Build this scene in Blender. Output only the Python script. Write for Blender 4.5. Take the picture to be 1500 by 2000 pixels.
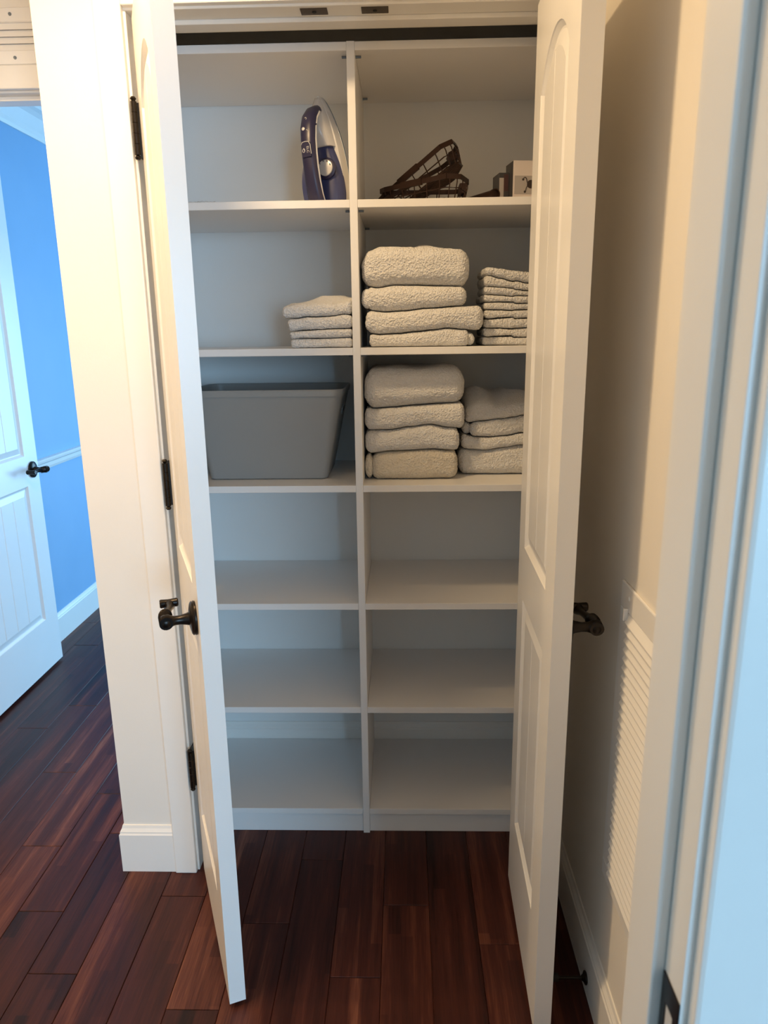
import bpy, bmesh, math, random
from mathutils import Vector, Matrix, noise

random.seed(7)
for _o in list(bpy.data.objects):
    bpy.data.objects.remove(_o, do_unlink=True)
scene = bpy.context.scene
COL = scene.collection
PI = math.pi
R = math.radians

# ------------------------------------------------------------------ camera
def set_camera():
    yaw, pitch, roll = 0.0283, 0.2436, -0.0128
    f = Vector((-math.sin(yaw) * math.cos(pitch), math.cos(yaw) * math.cos(pitch), -math.sin(pitch)))
    r0 = Vector((math.cos(yaw), math.sin(yaw), 0.0))
    u0 = r0.cross(f)
    r = math.cos(roll) * r0 + math.sin(roll) * u0
    u = -math.sin(roll) * r0 + math.cos(roll) * u0
    cd = bpy.data.cameras.new('camera')
    cd.sensor_fit = 'HORIZONTAL'
    cd.sensor_width = 36.0
    cd.lens = 36.0 * 1403.65 / 1500.0
    cd.clip_start = 0.02
    cd.dof.use_dof = True
    cd.dof.focus_distance = 1.85
    cd.dof.aperture_fstop = 12.0
    c = bpy.data.objects.new('camera', cd)
    COL.objects.link(c)
    m = Matrix(((r.x, u.x, -f.x, 0.0949), (r.y, u.y, -f.y, -1.7898), (r.z, u.z, -f.z, 1.4), (0, 0, 0, 1)))
    c.matrix_world = m
    scene.camera = c
set_camera()

# ------------------------------------------------------------------ sky and daylight
world = bpy.data.worlds.new('sky')
scene.world = world
world.use_nodes = True
_bg = world.node_tree.nodes['Background']
_bg.inputs['Color'].default_value = (0.50, 0.74, 1.0, 1)
_bg.inputs['Strength'].default_value = 1.0

def area(name, loc, target, sx, sy, power, color):
    ld = bpy.data.lights.new(name, 'AREA')
    ld.shape = 'RECTANGLE'
    ld.size, ld.size_y = sx, sy
    ld.energy = power
    ld.color = color
    o = bpy.data.objects.new(name, ld)
    COL.objects.link(o)
    o.location = loc
    d = Vector(target) - Vector(loc)
    o.rotation_euler = d.to_track_quat('-Z', 'Y').to_euler()
    return o

DAY = (0.38, 0.69, 1.0)
area('window_daylight_bedroom', (2.05, -6.25, 1.5), (-0.2, -0.6, 1.05), 1.6, 1.5, 155, DAY)
area('window_daylight_blue_room', (0.9, 3.72, 0.98), (-1.0, 1.2, 0.3), 1.7, 1.7, 100, (0.31, 0.66, 1.0))
def hall_lamp_and_fill(loc, power):
    ld = bpy.data.lights.new('hall_ceiling_lamp_and_fill', 'AREA')
    ld.shape = 'DISK'
    ld.size = 0.16
    ld.energy = power
    ld.color = (1.0, 0.70, 0.375)
    o = bpy.data.objects.new('hall_ceiling_lamp_and_fill', ld)
    COL.objects.link(o)
    o.location = loc
hall_lamp_and_fill((-0.43, -0.665, 2.345), 12.5)
hall_lamp_and_fill((-1.95, -0.70, 2.345), 15.0)  # added fill, no known fixture: warms the left floor and evens wall brightness

scene.view_settings.view_transform = 'Standard'
scene.view_settings.look = 'None'
scene.view_settings.exposure = 0.25
scene.view_settings.gamma = 1.0
scene.view_settings.use_curve_mapping = False
scene.cycles.max_bounces = 10
scene.cycles.diffuse_bounces = 6
scene.cycles.use_denoising = True

# ------------------------------------------------------------------ materials
def new_mat(name):
    m = bpy.data.materials.new(name)
    m.use_nodes = True
    nt = m.node_tree
    return m, nt, nt.nodes['Principled BSDF']

def N(nt, kind, **kw):
    n = nt.nodes.new(kind)
    for k, v in kw.items():
        setattr(n, k, v)
    return n

def paint(name, col, rough=0.45, bump=0.04, scale=260.0, var=0.02, spec=0.5, metallic=0.0):
    m, nt, b = new_mat(name)
    tc = N(nt, 'ShaderNodeTexCoord')
    n1 = N(nt, 'ShaderNodeTexNoise')
    n1.inputs['Scale'].default_value = 6.0
    n1.inputs['Detail'].default_value = 4.0
    nt.links.new(tc.outputs['Object'], n1.inputs['Vector'])
    mx = N(nt, 'ShaderNodeMix', data_type='RGBA')
    mx.inputs['A'].default_value = tuple(max(0, c - var) for c in col) + (1,)
    mx.inputs['B'].default_value = tuple(min(1, c + var) for c in col) + (1,)
    nt.links.new(n1.outputs['Fac'], mx.inputs['Factor'])
    nt.links.new(mx.outputs['Result'], b.inputs['Base Color'])
    b.inputs['Roughness'].default_value = rough
    b.inputs['Specular IOR Level'].default_value = spec
    b.inputs['Metallic'].default_value = metallic
    if bump > 0:
        n2 = N(nt, 'ShaderNodeTexNoise')
        n2.inputs['Scale'].default_value = scale
        n2.inputs['Detail'].default_value = 3.0
        nt.links.new(tc.outputs['Object'], n2.inputs['Vector'])
        bp = N(nt, 'ShaderNodeBump')
        bp.inputs['Strength'].default_value = bump
        bp.inputs['Distance'].default_value = 0.002
        nt.links.new(n2.outputs['Fac'], bp.inputs['Height'])
        nt.links.new(bp.outputs['Normal'], b.inputs['Normal'])
    return m

def wood_floor():
    m, nt, b = new_mat('dark_hardwood')
    L = nt.links.new
    geo = N(nt, 'ShaderNodeNewGeometry')
    oi = N(nt, 'ShaderNodeObjectInfo')
    sep = N(nt, 'ShaderNodeSeparateXYZ')
    L(geo.outputs['Position'], sep.inputs[0])
    def math_(op, a, bb=None):
        n = N(nt, 'ShaderNodeMath', operation=op)
        for i, v in enumerate((a, bb)):
            if v is None:
                continue
            if isinstance(v, (int, float)):
                n.inputs[i].default_value = v
            else:
                L(v, n.inputs[i])
        return n.outputs[0]
    # narrow strips of differing tone inside every plank, irregular along the length
    wob = N(nt, 'ShaderNodeTexNoise')
    wob.inputs['Scale'].default_value = 2.2
    wob.inputs['Detail'].default_value = 2.0
    L(geo.outputs['Position'], wob.inputs['Vector'])
    xw = math_('ADD', math_('MULTIPLY', sep.outputs['X'], 34.0), math_('MULTIPLY', wob.outputs['Fac'], 0.7))
    xs = math_('ADD', xw, math_('MULTIPLY', oi.outputs['Random'], 57.0))
    xi = math_('FLOOR', xs)
    yo = math_('MULTIPLY', math_('SINE', math_('MULTIPLY', xi, 12.9)), 4.0)
    yi = math_('FLOOR', math_('ADD', math_('MULTIPLY', sep.outputs['Y'], 2.6), yo))
    comb = N(nt, 'ShaderNodeCombineXYZ')
    L(xi, comb.inputs[0]); L(yi, comb.inputs[1]); L(math_('MULTIPLY', oi.outputs['Random'], 31.0), comb.inputs[2])
    wn = N(nt, 'ShaderNodeTexWhiteNoise', noise_dimensions='3D')
    L(comb.outputs[0], wn.inputs['Vector'])
    # long streaky grain
    mp = N(nt, 'ShaderNodeMapping')
    mp.inputs['Scale'].default_value = (62.0, 3.2, 1.0)
    L(geo.outputs['Position'], mp.inputs['Vector'])
    addv = N(nt, 'ShaderNodeVectorMath', operation='ADD')
    cr = N(nt, 'ShaderNodeCombineXYZ')
    L(math_('MULTIPLY', oi.outputs['Random'], 90.0), cr.inputs[1])
    L(mp.outputs[0], addv.inputs[0]); L(cr.outputs[0], addv.inputs[1])
    g1 = N(nt, 'ShaderNodeTexNoise')
    g1.inputs['Scale'].default_value = 1.0
    g1.inputs['Detail'].default_value = 7.0
    g1.inputs['Roughness'].default_value = 0.62
    L(addv.outputs[0], g1.inputs['Vector'])
    mp3 = N(nt, 'ShaderNodeMapping')
    mp3.inputs['Scale'].default_value = (30.0, 0.75, 1.0)
    L(geo.outputs['Position'], mp3.inputs['Vector'])
    add3 = N(nt, 'ShaderNodeVectorMath', operation='ADD')
    L(mp3.outputs[0], add3.inputs[0]); L(cr.outputs[0], add3.inputs[1])
    g3 = N(nt, 'ShaderNodeTexNoise')
    g3.inputs['Scale'].default_value = 1.0
    g3.inputs['Detail'].default_value = 2.0
    L(add3.outputs[0], g3.inputs['Vector'])
    mp4 = N(nt, 'ShaderNodeMapping')
    mp4.inputs['Scale'].default_value = (330.0, 14.0, 1.0)
    L(geo.outputs['Position'], mp4.inputs['Vector'])
    g4 = N(nt, 'ShaderNodeTexNoise')
    g4.inputs['Scale'].default_value = 1.0
    g4.inputs['Detail'].default_value = 3.0
    L(mp4.outputs[0], g4.inputs['Vector'])
    t = math_('ADD', math_('MULTIPLY', wn.outputs['Value'], 0.17), math_('MULTIPLY', g1.outputs['Fac'], 0.46))
    t = math_('ADD', t, math_('MULTIPLY', g3.outputs['Fac'], 0.62))
    t = math_('ADD', t, math_('MULTIPLY', math_('SUBTRACT', g4.outputs['Fac'], 0.5), 0.30))
    t = math_('ADD', t, math_('MULTIPLY', math_('SUBTRACT', oi.outputs['Random'], 0.5), 0.22))
    ramp = N(nt, 'ShaderNodeValToRGB')
    e = ramp.color_ramp.elements
    e[0].position = 0.34; e[0].color = (0.013, 0.0036, 0.0031, 1)
    e[1].position = 1.0; e[1].color = (0.26, 0.105, 0.062, 1)
    for p, c in ((0.52, (0.040, 0.0102, 0.0076, 1)), (0.66, (0.060, 0.0155, 0.0105, 1)), (0.82, (0.122, 0.039, 0.0235, 1))):
        x = e.new(p); x.color = c
    L(t, ramp.inputs['Fac'])
    L(ramp.outputs['Color'], b.inputs['Base Color'])
    rr = N(nt, 'ShaderNodeMapRange')
    rr.inputs['To Min'].default_value = 0.28
    rr.inputs['To Max'].default_value = 0.52
    L(g1.outputs['Fac'], rr.inputs['Value'])
    L(rr.outputs[0], b.inputs['Roughness'])
    b.inputs['Specular IOR Level'].default_value = 0.28
    # hand-scraped relief
    mp2 = N(nt, 'ShaderNodeMapping')
    mp2.inputs['Scale'].default_value = (26.0, 4.0, 1.0)
    L(geo.outputs['Position'], mp2.inputs['Vector'])
    g2 = N(nt, 'ShaderNodeTexNoise')
    g2.inputs['Scale'].default_value = 1.0
    g2.inputs['Detail'].default_value = 2.0
    L(mp2.outputs[0], g2.inputs['Vector'])
    hh = math_('ADD', math_('MULTIPLY', g2.outputs['Fac'], 0.7), math_('MULTIPLY', g1.outputs['Fac'], 0.35))
    bp = N(nt, 'ShaderNodeBump')
    bp.inputs['Strength'].default_value = 0.32
    bp.inputs['Distance'].default_value = 0.004
    L(hh, bp.inputs['Height'])
    L(bp.outputs['Normal'], b.inputs['Normal'])
    return m

def towel_mat(name, col):
    m, nt, b = new_mat(name)
    L = nt.links.new
    tc = N(nt, 'ShaderNodeTexCoord')
    n1 = N(nt, 'ShaderNodeTexNoise')
    n1.inputs['Scale'].default_value = 260.0
    n1.inputs['Detail'].default_value = 3.0
    n1.inputs['Roughness'].default_value = 0.7
    L(tc.outputs['Object'], n1.inputs['Vector'])
    v = N(nt, 'ShaderNodeTexVoronoi')
    v.inputs['Scale'].default_value = 240.0
    L(tc.outputs['Object'], v.inputs['Vector'])
    mx = N(nt, 'ShaderNodeMix', data_type='RGBA')
    mx.inputs['A'].default_value = tuple(c * 0.80 for c in col) + (1,)
    mx.inputs['B'].default_value = tuple(min(1, c * 1.05) for c in col) + (1,)
    L(n1.outputs['Fac'], mx.inputs['Factor'])
    L(mx.outputs['Result'], b.inputs['Base Color'])
    b.inputs['Roughness'].default_value = 0.95
    b.inputs['Specular IOR Level'].default_value = 0.1
    b.inputs['Sheen Weight'].default_value = 0.35
    b.inputs['Sheen Roughness'].default_value = 0.5
    ad = N(nt, 'ShaderNodeMath', operation='ADD')
    L(n1.outputs['Fac'], ad.inputs[0]); L(v.outputs['Distance'], ad.inputs[1])
    bp = N(nt, 'ShaderNodeBump')
    bp.inputs['Strength'].default_value = 0.9
    bp.inputs['Distance'].default_value = 0.004
    L(ad.outputs[0], bp.inputs['Height'])
    L(bp.outputs['Normal'], b.inputs['Normal'])
    return m

M = {}
M['trim'] = paint('white_trim_paint', (0.86, 0.835, 0.79), 0.38, 0.02, 120)
M['door'] = paint('white_door_paint', (0.88, 0.865, 0.84), 0.33, 0.025, 180)
M['wall'] = paint('offwhite_wall_paint', (0.845, 0.80, 0.73), 0.62, 0.06, 300)
M['closet_wall'] = paint('closet_wall_paint', (0.82, 0.82, 0.80), 0.62, 0.06, 300)
M['blue_wall'] = paint('sky_blue_wall_paint', (0.25, 0.45, 0.68), 0.55, 0.05, 300)
M['ceiling'] = paint('white_ceiling_paint', (0.89, 0.88, 0.86), 0.8, 0.08, 200)
M['melamine'] = paint('white_melamine', (0.86, 0.845, 0.83), 0.33, 0.015, 500, 0.008)
M['bronze'] = paint('oil_rubbed_bronze', (0.022, 0.017, 0.014), 0.30, 0.05, 90, 0.006, 0.5, 0.75)
M['catch'] = paint('worn_bronze_strike', (0.10, 0.075, 0.055), 0.45, 0.05, 120, 0.02, 0.4, 0.6)
M['grille'] = paint('white_enamel_grille', (0.86, 0.845, 0.82), 0.35, 0.01, 120)
M['recess_shade_and_rubber'] = paint('dark_recess_shade_and_rubber', (0.012, 0.008, 0.007), 0.8, 0.0)  # near-black colour for shade inside holes and the vent, also for rubber
M['bin'] = paint('grey_plastic', (0.300, 0.300, 0.288), 0.42, 0.06, 420, 0.006)
M['bin_in'] = M['bin']
M['wire'] = paint('brown_bronze_wire', (0.042, 0.021, 0.015), 0.42, 0.02, 80, 0.008, 0.5, 0.55)
M['wood'] = wood_floor()
M['towel'] = towel_mat('white_terry', (0.92, 0.905, 0.885))
M['towel2'] = towel_mat('cream_terry', (0.86, 0.79, 0.67))
M['iron_blue'] = paint('indigo_plastic', (0.046, 0.054, 0.140), 0.32, 0.0, 10, 0.004)
M['iron_dark'] = paint('dark_indigo_plastic', (0.024, 0.022, 0.062), 0.35, 0.0, 10, 0.003)
M['iron_white'] = paint('pearl_white_plastic', (0.62, 0.60, 0.58), 0.25, 0.0, 10, 0.01)
M['steel'] = paint('brushed_steel', (0.25, 0.30, 0.36), 0.3, 0.0, 10, 0.02, 0.5, 0.8)
M['mark'] = paint('pale_print', (0.62, 0.60, 0.58), 0.5, 0.0, 10, 0.0)
M['carton'] = paint('white_carton', (0.74, 0.66, 0.62), 0.55, 0.01, 200)
M['carton_dark'] = paint('dark_grey_carton', (0.055, 0.052, 0.055), 0.5, 0.01, 200, 0.01)
M['carton_grey'] = paint('grey_print', (0.44, 0.40, 0.38), 0.55, 0.0)
M['print_brown'] = paint('brown_print', (0.035, 0.022, 0.018), 0.5, 0.0, 10, 0.004)
M['print_red'] = paint('dark_red_print', (0.07, 0.030, 0.030), 0.5, 0.0, 10, 0.01)

# ------------------------------------------------------------------ mesh helpers
class MB:
    def __init__(self):
        self.v = []
        self.f = []
    def add(self, vs, fs):
        o = len(self.v)
        self.v += [tuple(p) for p in vs]
        self.f += [tuple(i + o for i in q) for q in fs]
        return self
    def box(self, x0, x1, y0, y1, z0, z1):
        vs = [(x0, y0, z0), (x1, y0, z0), (x1, y1, z0), (x0, y1, z0), (x0, y0, z1), (x1, y0, z1), (x1, y1, z1), (x0, y1, z1)]
        fs = [(0, 3, 2, 1), (4, 5, 6, 7), (0, 1, 5, 4), (1, 2, 6, 5), (2, 3, 7, 6), (3, 0, 4, 7)]
        return self.add(vs, fs)
    def prism(self, poly, axis, a0, a1):
        """polygon of 2-D points swept along an axis: x -> (y,z), y -> (x,z), z -> (x,y)"""
        n = len(poly)
        def P(p, a):
            return {'x': (a, p[0], p[1]), 'y': (p[0], a, p[1]), 'z': (p[0], p[1], a)}[axis]
        vs = [P(p, a0) for p in poly] + [P(p, a1) for p in poly]
        fs = [tuple(range(n - 1, -1, -1)), tuple(range(n, 2 * n))]
        for i in range(n):
            j = (i + 1) % n
            fs.append((i, j, n + j, n + i))
        return self.add(vs, fs)
    def rings(self, rings, cap=True, close=True):
        n = len(rings[0])
        vs = [p for r in rings for p in r]
        fs = []
        for k in range(len(rings) - 1):
            for i in range(n if close else n - 1):
                j = (i + 1) % n
                fs.append((k * n + i, k * n + j, (k + 1) * n + j, (k + 1) * n + i))
        if cap:
            fs.append(tuple(range(n - 1, -1, -1)))
            o = (len(rings) - 1) * n
            fs.append(tuple(range(o, o + n)))
        return self.add(vs, fs)
    def lathe(self, prof, origin, axis, n=24, sx=1.0, sy=1.0):
        """prof: list of (radius, distance along axis); sx, sy squash the ring"""
        ax = Vector(axis).normalized()
        up = Vector((0, 0, 1)) if abs(ax.z) < 0.9 else Vector((1, 0, 0))
        a = ax.cross(up).normalized()
        b = a.cross(ax).normalized()
        o = Vector(origin)
        rs = []
        for r, d in prof:
            r = max(r, 1e-5)
            rs.append([o + ax * d + a * (r * sx * math.cos(2 * PI * i / n)) + b * (r * sy * math.sin(2 * PI * i / n)) for i in range(n)])
        return self.rings(rs)
    def tube(self, path, r, n=10, cap=True):
        pts = [Vector(p) for p in path]
        rs = []
        prev = None
        for k, p in enumerate(pts):
            d = (pts[min(k + 1, len(pts) - 1)] - pts[max(k - 1, 0)]).normalized()
            if prev is None:
                up = Vector((0, 0, 1)) if abs(d.z) < 0.9 else Vector((1, 0, 0))
                a = d.cross(up).normalized()
            else:
                a = (prev - d * prev.dot(d)).normalized()
            b = d.cross(a).normalized()
            prev = a
            rr = r[k] if isinstance(r, (list, tuple)) else r
            rs.append([p + a * (rr * math.cos(2 * PI * i / n)) + b * (rr * math.sin(2 * PI * i / n)) for i in range(n)])
        return self.rings(rs, cap)
    def mesh(self, name, mat, bevel=0.0, seg=2, smooth=False, angle=35):
        bm = bmesh.new()
        vs = [bm.verts.new(p) for p in self.v]
        for q in self.f:
            try:
                bm.faces.new([vs[i] for i in q])
            except ValueError:
                pass
        bmesh.ops.recalc_face_normals(bm, faces=bm.faces)
        if bevel > 0:
            es = [e for e in bm.edges if len(e.link_faces) == 2 and e.calc_face_angle(0) > R(40)]
            bmesh.ops.bevel(bm, geom=es, offset=bevel, segments=seg, profile=0.5, affect='EDGES', clamp_overlap=True)
        me = bpy.data.meshes.new(name)
        bm.to_mesh(me)
        bm.free()
        if smooth:
            me.polygons.foreach_set('use_smooth', [True] * len(me.polygons))
            try:
                me.set_sharp_from_angle(angle=R(angle))
            except Exception:
                pass
        if mat is not None:
            me.materials.append(mat)
        return me
    def build(self, name, mat, parent=None, **kw):
        return link(name, self.mesh(name, mat, **kw), parent)

def link(name, me, parent=None, loc=None, rot=None):
    o = bpy.data.objects.new(name, me)
    COL.objects.link(o)
    if parent is not None:
        o.parent = parent
    if loc is not None:
        o.location = loc
    if rot is not None:
        o.rotation_euler = rot
    return o

def tag(o, label=None, cat=None, group=None, kind=None):
    if label: o['label'] = label
    if cat: o['category'] = cat
    if group: o['group'] = group
    if kind: o['kind'] = kind
    return o

def struct(o, label=None):
    o['kind'] = 'structure'
    if label: o['label'] = label
    return o

def empty(name, loc=(0, 0, 0), rot=(0, 0, 0), parent=None):
    o = bpy.data.objects.new(name, None)
    COL.objects.link(o)
    o.location = loc
    o.rotation_euler = rot
    o.empty_display_size = 0.05
    if parent: o.parent = parent
    return o

# ------------------------------------------------------------------ room shell
CEIL = 2.37
WF = -0.148            # closet wall, hall face
WR = 0.496             # right wall face
DW = -1.2355           # bedroom wall, hall face
DWI = -1.351           # bedroom wall, bedroom face
HW = 0.318             # far hall wall, hall face
HWI = 0.433
JL, JR, JH = -0.461, 0.412, 2.0385      # closet opening
SL = -0.656            # outer left face of the closet wall

def build_floor():
    base = MB().box(-3.2, 3.5, -6.4, 3.9, -0.06, -0.0045).build('floor', M['wood'])
    struct(base, 'dark reddish-brown hardwood plank floor')
    # boards run away from the camera
    pitch = 0.1148
    x0 = -1.340
    known = {-2: [1.561], -1: [1.291, 0.45], 0: [0.562, 1.45], 1: [0.728, -0.25], 2: [0.289, 1.05], 3: [-0.064, 0.85], 4: [0.175, -0.30], 5: [-0.008, -0.48],
             6: [-0.62, 0.25], 7: [-0.245, -0.95], 8: [-0.564, 0.12], 9: [-0.33, -0.86], 10: [-0.70, -0.11], 11: [-0.48, -1.05], 12: [-0.27, -0.80], 13: [-0.60, 0.02], 14: [-0.386, -0.92], 15: [-0.15, -0.72]}
    rnd = random.Random(3)
    ya, yb = DWI, 2.6
    for k in range(-2, 17):
        xa = x0 + k * pitch
        xb = min(xa + pitch, 0.52)
        if xa > 0.5: continue
        if k == -2: xa = -1.56
        cuts = sorted(known.get(k, []))
        ys = [ya] + cuts + [yb]
        full = [ya]
        for a, b in zip(ys[:-1], ys[1:]):
            n = max(1, int(round((b - a) / 0.95)))
            for i in range(1, n):
                full.append(a + (b - a) * i / n + rnd.uniform(-0.1, 0.1))
            full.append(b)
        if xa > -0.64:                        # right of the blue room doorway the boards end at the closet back
            full = [y for y in full if y < 0.34] + [0.375]
        for a, b in zip(full[:-1], full[1:]):
            if b - a < 0.06: continue
            g = 0.0006
            dz = rnd.uniform(-0.0007, 0.0)
            p = MB().box(xa + g, xb - g, a + g, b - g, -0.0042, dz)
            p.build('plank', M['wood'], base, bevel=0.0011, seg=1)
build_floor()

def build_walls():
    t = 0.10
    w = MB()
    w.box(SL, JL - 0.019, WF, -0.033, 0, CEIL)                 # pier left of the opening
    w.box(JL - 0.019, JR + 0.019, WF, -0.033, JH + 0.019, CEIL)   # above the opening
    w.box(JR + 0.019, WR, WF, -0.033, 0, CEIL)
    struct(w.build('wall_closet', M['wall'], bevel=0.0), 'off-white wall around the closet opening')
    struct(MB().box(SL, -0.556, -0.033, HW, 0, CEIL).build('wall_closet_side', M['closet_wall']), 'closet side wall')
    struct(MB().box(-0.72, WR + t, 0.381, HWI, 0, CEIL).build('wall_back', M['closet_wall']), 'pale closet back wall behind the shelves')
    struct(MB().box(WR, WR + t, DW, 0.381, 0, CEIL).build('wall_right', M['wall']), 'cream right wall at the end of the hall')
    # far hall wall with the doorway into the blue room
    dl, dr, dh = -1.452, -0.735, 2.035
    h = MB()
    h.box(-3.0, dl - 0.019, HW, HWI, 0, CEIL)
    h.box(dl - 0.019, dr + 0.019, HW, HWI, dh + 0.019, CEIL)
    h.box(dr + 0.019, SL, HW, HWI, 0, CEIL)
    struct(h.build('wall_hall_end', M['trim']), 'white wall over the blue room doorway')
    # wall the camera looks through
    bl, br, bh = -0.51, 0.30, 2.035
    c = MB()
    c.box(-3.0, bl - 0.019, DWI, DW, 0, CEIL)
    c.box(bl - 0.019, br + 0.019, DWI, DW, bh + 0.019, CEIL)
    c.box(br + 0.019, 3.5, DWI, DW, 0, CEIL)
    struct(c.build('wall_near', M['wall']), 'wall holding the near doorway')
    struct(MB().box(-3.1, -3.0, DWI, HWI, 0, CEIL).build('wall_hall_left', M['wall']))
    # blue room
    struct(MB().box(-1.645, -1.545, HWI, 3.85, 0, CEIL).build('wall_left', M['blue_wall']), 'sky blue wall of the far room')
    struct(MB().box(1.9, 2.0, HWI, 3.85, 0, CEIL).build('wall_blue_right', M['blue_wall']))
    b = MB()
    b.box(-1.645, 0.05, 3.8, 3.9, 0, CEIL); b.box(1.75, 2.0, 3.8, 3.9, 0, CEIL)
    b.box(0.05, 1.75, 3.8, 3.9, 0, 0.1); b.box(0.05, 1.75, 3.8, 3.9, 1.85, CEIL)
    struct(b.build('wall_blue_back', M['blue_wall']))
    # bedroom behind the camera
    struct(MB().box(-2.1, -2.0, -6.4, DWI, 0, CEIL).build('wall_bedroom_left', M['wall']))
    struct(MB().box(3.4, 3.5, -6.4, DWI, 0, CEIL).build('wall_bedroom_right', M['wall']))
    b = MB()
    b.box(-2.1, 1.25, -6.4, -6.3, 0, CEIL); b.box(2.85, 3.5, -6.4, -6.3, 0, CEIL)
    b.box(1.25, 2.85, -6.4, -6.3, 0, 0.75); b.box(1.25, 2.85, -6.4, -6.3, 2.25, CEIL)
    struct(b.build('wall_bedroom_back', M['wall']))
    struct(MB().box(-3.2, 3.5, -6.45, 3.95, CEIL, CEIL + 0.08).build('ceiling', M['ceiling']), 'white ceiling')
build_walls()

BB = [(0.0, 0.0), (-0.012, 0.0), (-0.012, 0.112), (-0.0095, 0.1165), (-0.0095, 0.120), (-0.005, 0.129), (-0.003, 0.137), (0.0, 0.137)]
def baseboard(name, axis, face, a0, a1, sign, label):
    """profile swept along an axis; sign is the side of the face it sticks out to"""
    poly = [(face - sign * p[0], p[1]) for p in BB]
    return struct(MB().prism(poly, axis, a0, a1).build(name, M['trim']), label)

def build_trim():
    k = [0]
    def trim(mb, label, bevel=0.003, name=None):
        k[0] += 1
        return struct(mb.build(name or 'trim_%d' % k[0], M['trim'], bevel=bevel, seg=2), label)
    # closet opening: casing, jambs, stops
    trim(MB().box(-0.523, -0.466, -0.166, WF, 0, 2.0995), 'flat white casing left of the closet doors')
    trim(MB().box(-0.466, JR + 0.005, -0.166, WF, 2.0435, 2.0995), 'white head casing over the closet doors')
    trim(MB().box(JR + 0.005, WR, -0.166, WF, 0, 2.0995), 'white casing between right closet door and right wall')
    trim(MB().box(JL - 0.019, JL, WF - 0.004, -0.033, 0, JH), 'white left jamb of the closet', 0.0015)
    trim(MB().box(JR, JR + 0.019, WF - 0.004, -0.033, 0, JH), 'white right jamb of the closet', 0.0015)
    hj = trim(MB().box(JL - 0.019, JR + 0.019, WF - 0.004, -0.033, JH, JH + 0.019), 'white head jamb of the closet with two catch plates', 0.0015)
    trim(MB().box(JL, JL + 0.0095, -0.102, -0.066, 0, JH - 0.0095), 'thin white door stop on left closet jamb', 0.0015)
    trim(MB().box(JR - 0.0095, JR, -0.102, -0.066, 0, JH - 0.0095), 'thin white door stop on right closet jamb', 0.0015)
    trim(MB().box(JL, JR, -0.102, -0.066, JH - 0.0095, JH), 'thin white door stop under the closet head jamb', 0.0015)
    for xa, xb in ((-0.109, -0.054), (0.015, 0.070)):
        m = MB().box(xa, xb, -0.1425, -0.1125, JH - 0.0016, JH)
        p = m.build('catch_plate', M['catch'], hj, bevel=0.0006, seg=1)
        MB().lathe([(0.0045, 0.0), (0.0045, 0.0012), (0.003, 0.002)], ((xa + xb) / 2, -0.1275, JH - 0.0014), (0, 0, -1), 14).build('catch_hole_shade', M['recess_shade_and_rubber'], p)  # dark stub on the plate, its colour stands for shade in a hole
    # blue room doorway
    dl, dr, dh = -1.452, -0.735, 2.035
    trim(MB().box(dl - 0.062, dr + 0.062, 0.300, HW, dh + 0.005, dh + 0.062), 'white head casing of the blue room doorway')
    trim(MB().box(dl - 0.062, dl - 0.005, 0.300, HW, 0, dh + 0.005), 'white left casing of the blue room doorway')
    trim(MB().box(dr + 0.005, dr + 0.062, 0.300, HW, 0, dh + 0.005), 'white right casing of the blue room doorway')
    trim(MB().box(dl - 0.019, dl, HW, HWI, 0, dh), 'white hinge jamb of the blue room doorway', 0.0015)
    trim(MB().box(dr, dr + 0.019, HW, HWI, 0, dh), 'white latch jamb of the blue room doorway', 0.0015)
    trim(MB().box(dl - 0.019, dr + 0.019, HW, HWI, dh, dh + 0.019), 'white head jamb of the blue room doorway', 0.0015)
    trim(MB().box(dl, dr, 0.345, 0.392, dh - 0.011, dh), 'white stop under the blue room head jamb', 0.0015)
    # near doorway on the right of the picture
    jx = 0.30
    trim(MB().box(jx, jx + 0.019, DWI, DW, 0, 2.035), 'white right jamb of the near doorway with dark strike plate', 0.001, 'trim_near_jamb')
    nj = bpy.data.objects['trim_near_jamb']
    trim(MB().box(jx - 0.0105, jx, -1.3185, -1.2680, 0, 2.035), 'white door stop on the near right jamb', 0.002)
    casing = [(jx + 0.006, DWI), (jx + 0.006, DWI - 0.0115), (jx + 0.009, DWI - 0.0135), (jx + 0.050, DWI - 0.017), (jx + 0.060, DWI - 0.017), (jx + 0.063, DWI - 0.014), (jx + 0.063, DWI)]
    trim(MB().prism(casing, 'z', 0, 2.095), 'white casing of the near doorway lit blue by daylight', 0.0012)
    trim(MB().box(jx + 0.005, jx + 0.062, DW, DW + 0.016, 0, 2.095), 'white hall-side casing of the near doorway', 0.002)
    trim(MB().box(-0.529, -0.51, DWI, DW, 0, 2.035), 'white left jamb of the near doorway', 0.001)
    trim(MB().box(-0.529, jx + 0.019, DWI, DW, 2.035, 2.054), 'white head jamb of the near doorway', 0.001)
    # strike plate: plate with a latch hole and a curved lip
    zc, ht = 0.872, 0.036
    ya, yb = -1.351, -1.3195
    sp = MB()
    xo = jx - 0.0014
    yh0, yh1, zh0, zh1 = -1.3425, -1.3275, zc - 0.014, zc + 0.014
    sp.box(xo, jx, ya, yh0, zc - ht, zc + ht); sp.box(xo, jx, yh1, yb, zc - ht, zc + ht)
    sp.box(xo, jx, yh0, yh1, zh1, zc + ht); sp.box(xo, jx, yh0, yh1, zc - ht, zh0)
    lip = []
    for i in range(7):
        a = R(90) * i / 6
        lip.append((xo + 0.0075 * (1 - math.cos(a)), ya - 0.0075 * math.sin(a)))
    lip2 = [(p[0] + 0.0014, p[1] + 0.0004) for p in lip][::-1]
    sp.prism(lip + lip2, 'z', zc - 0.022, zc + 0.014)
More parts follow.
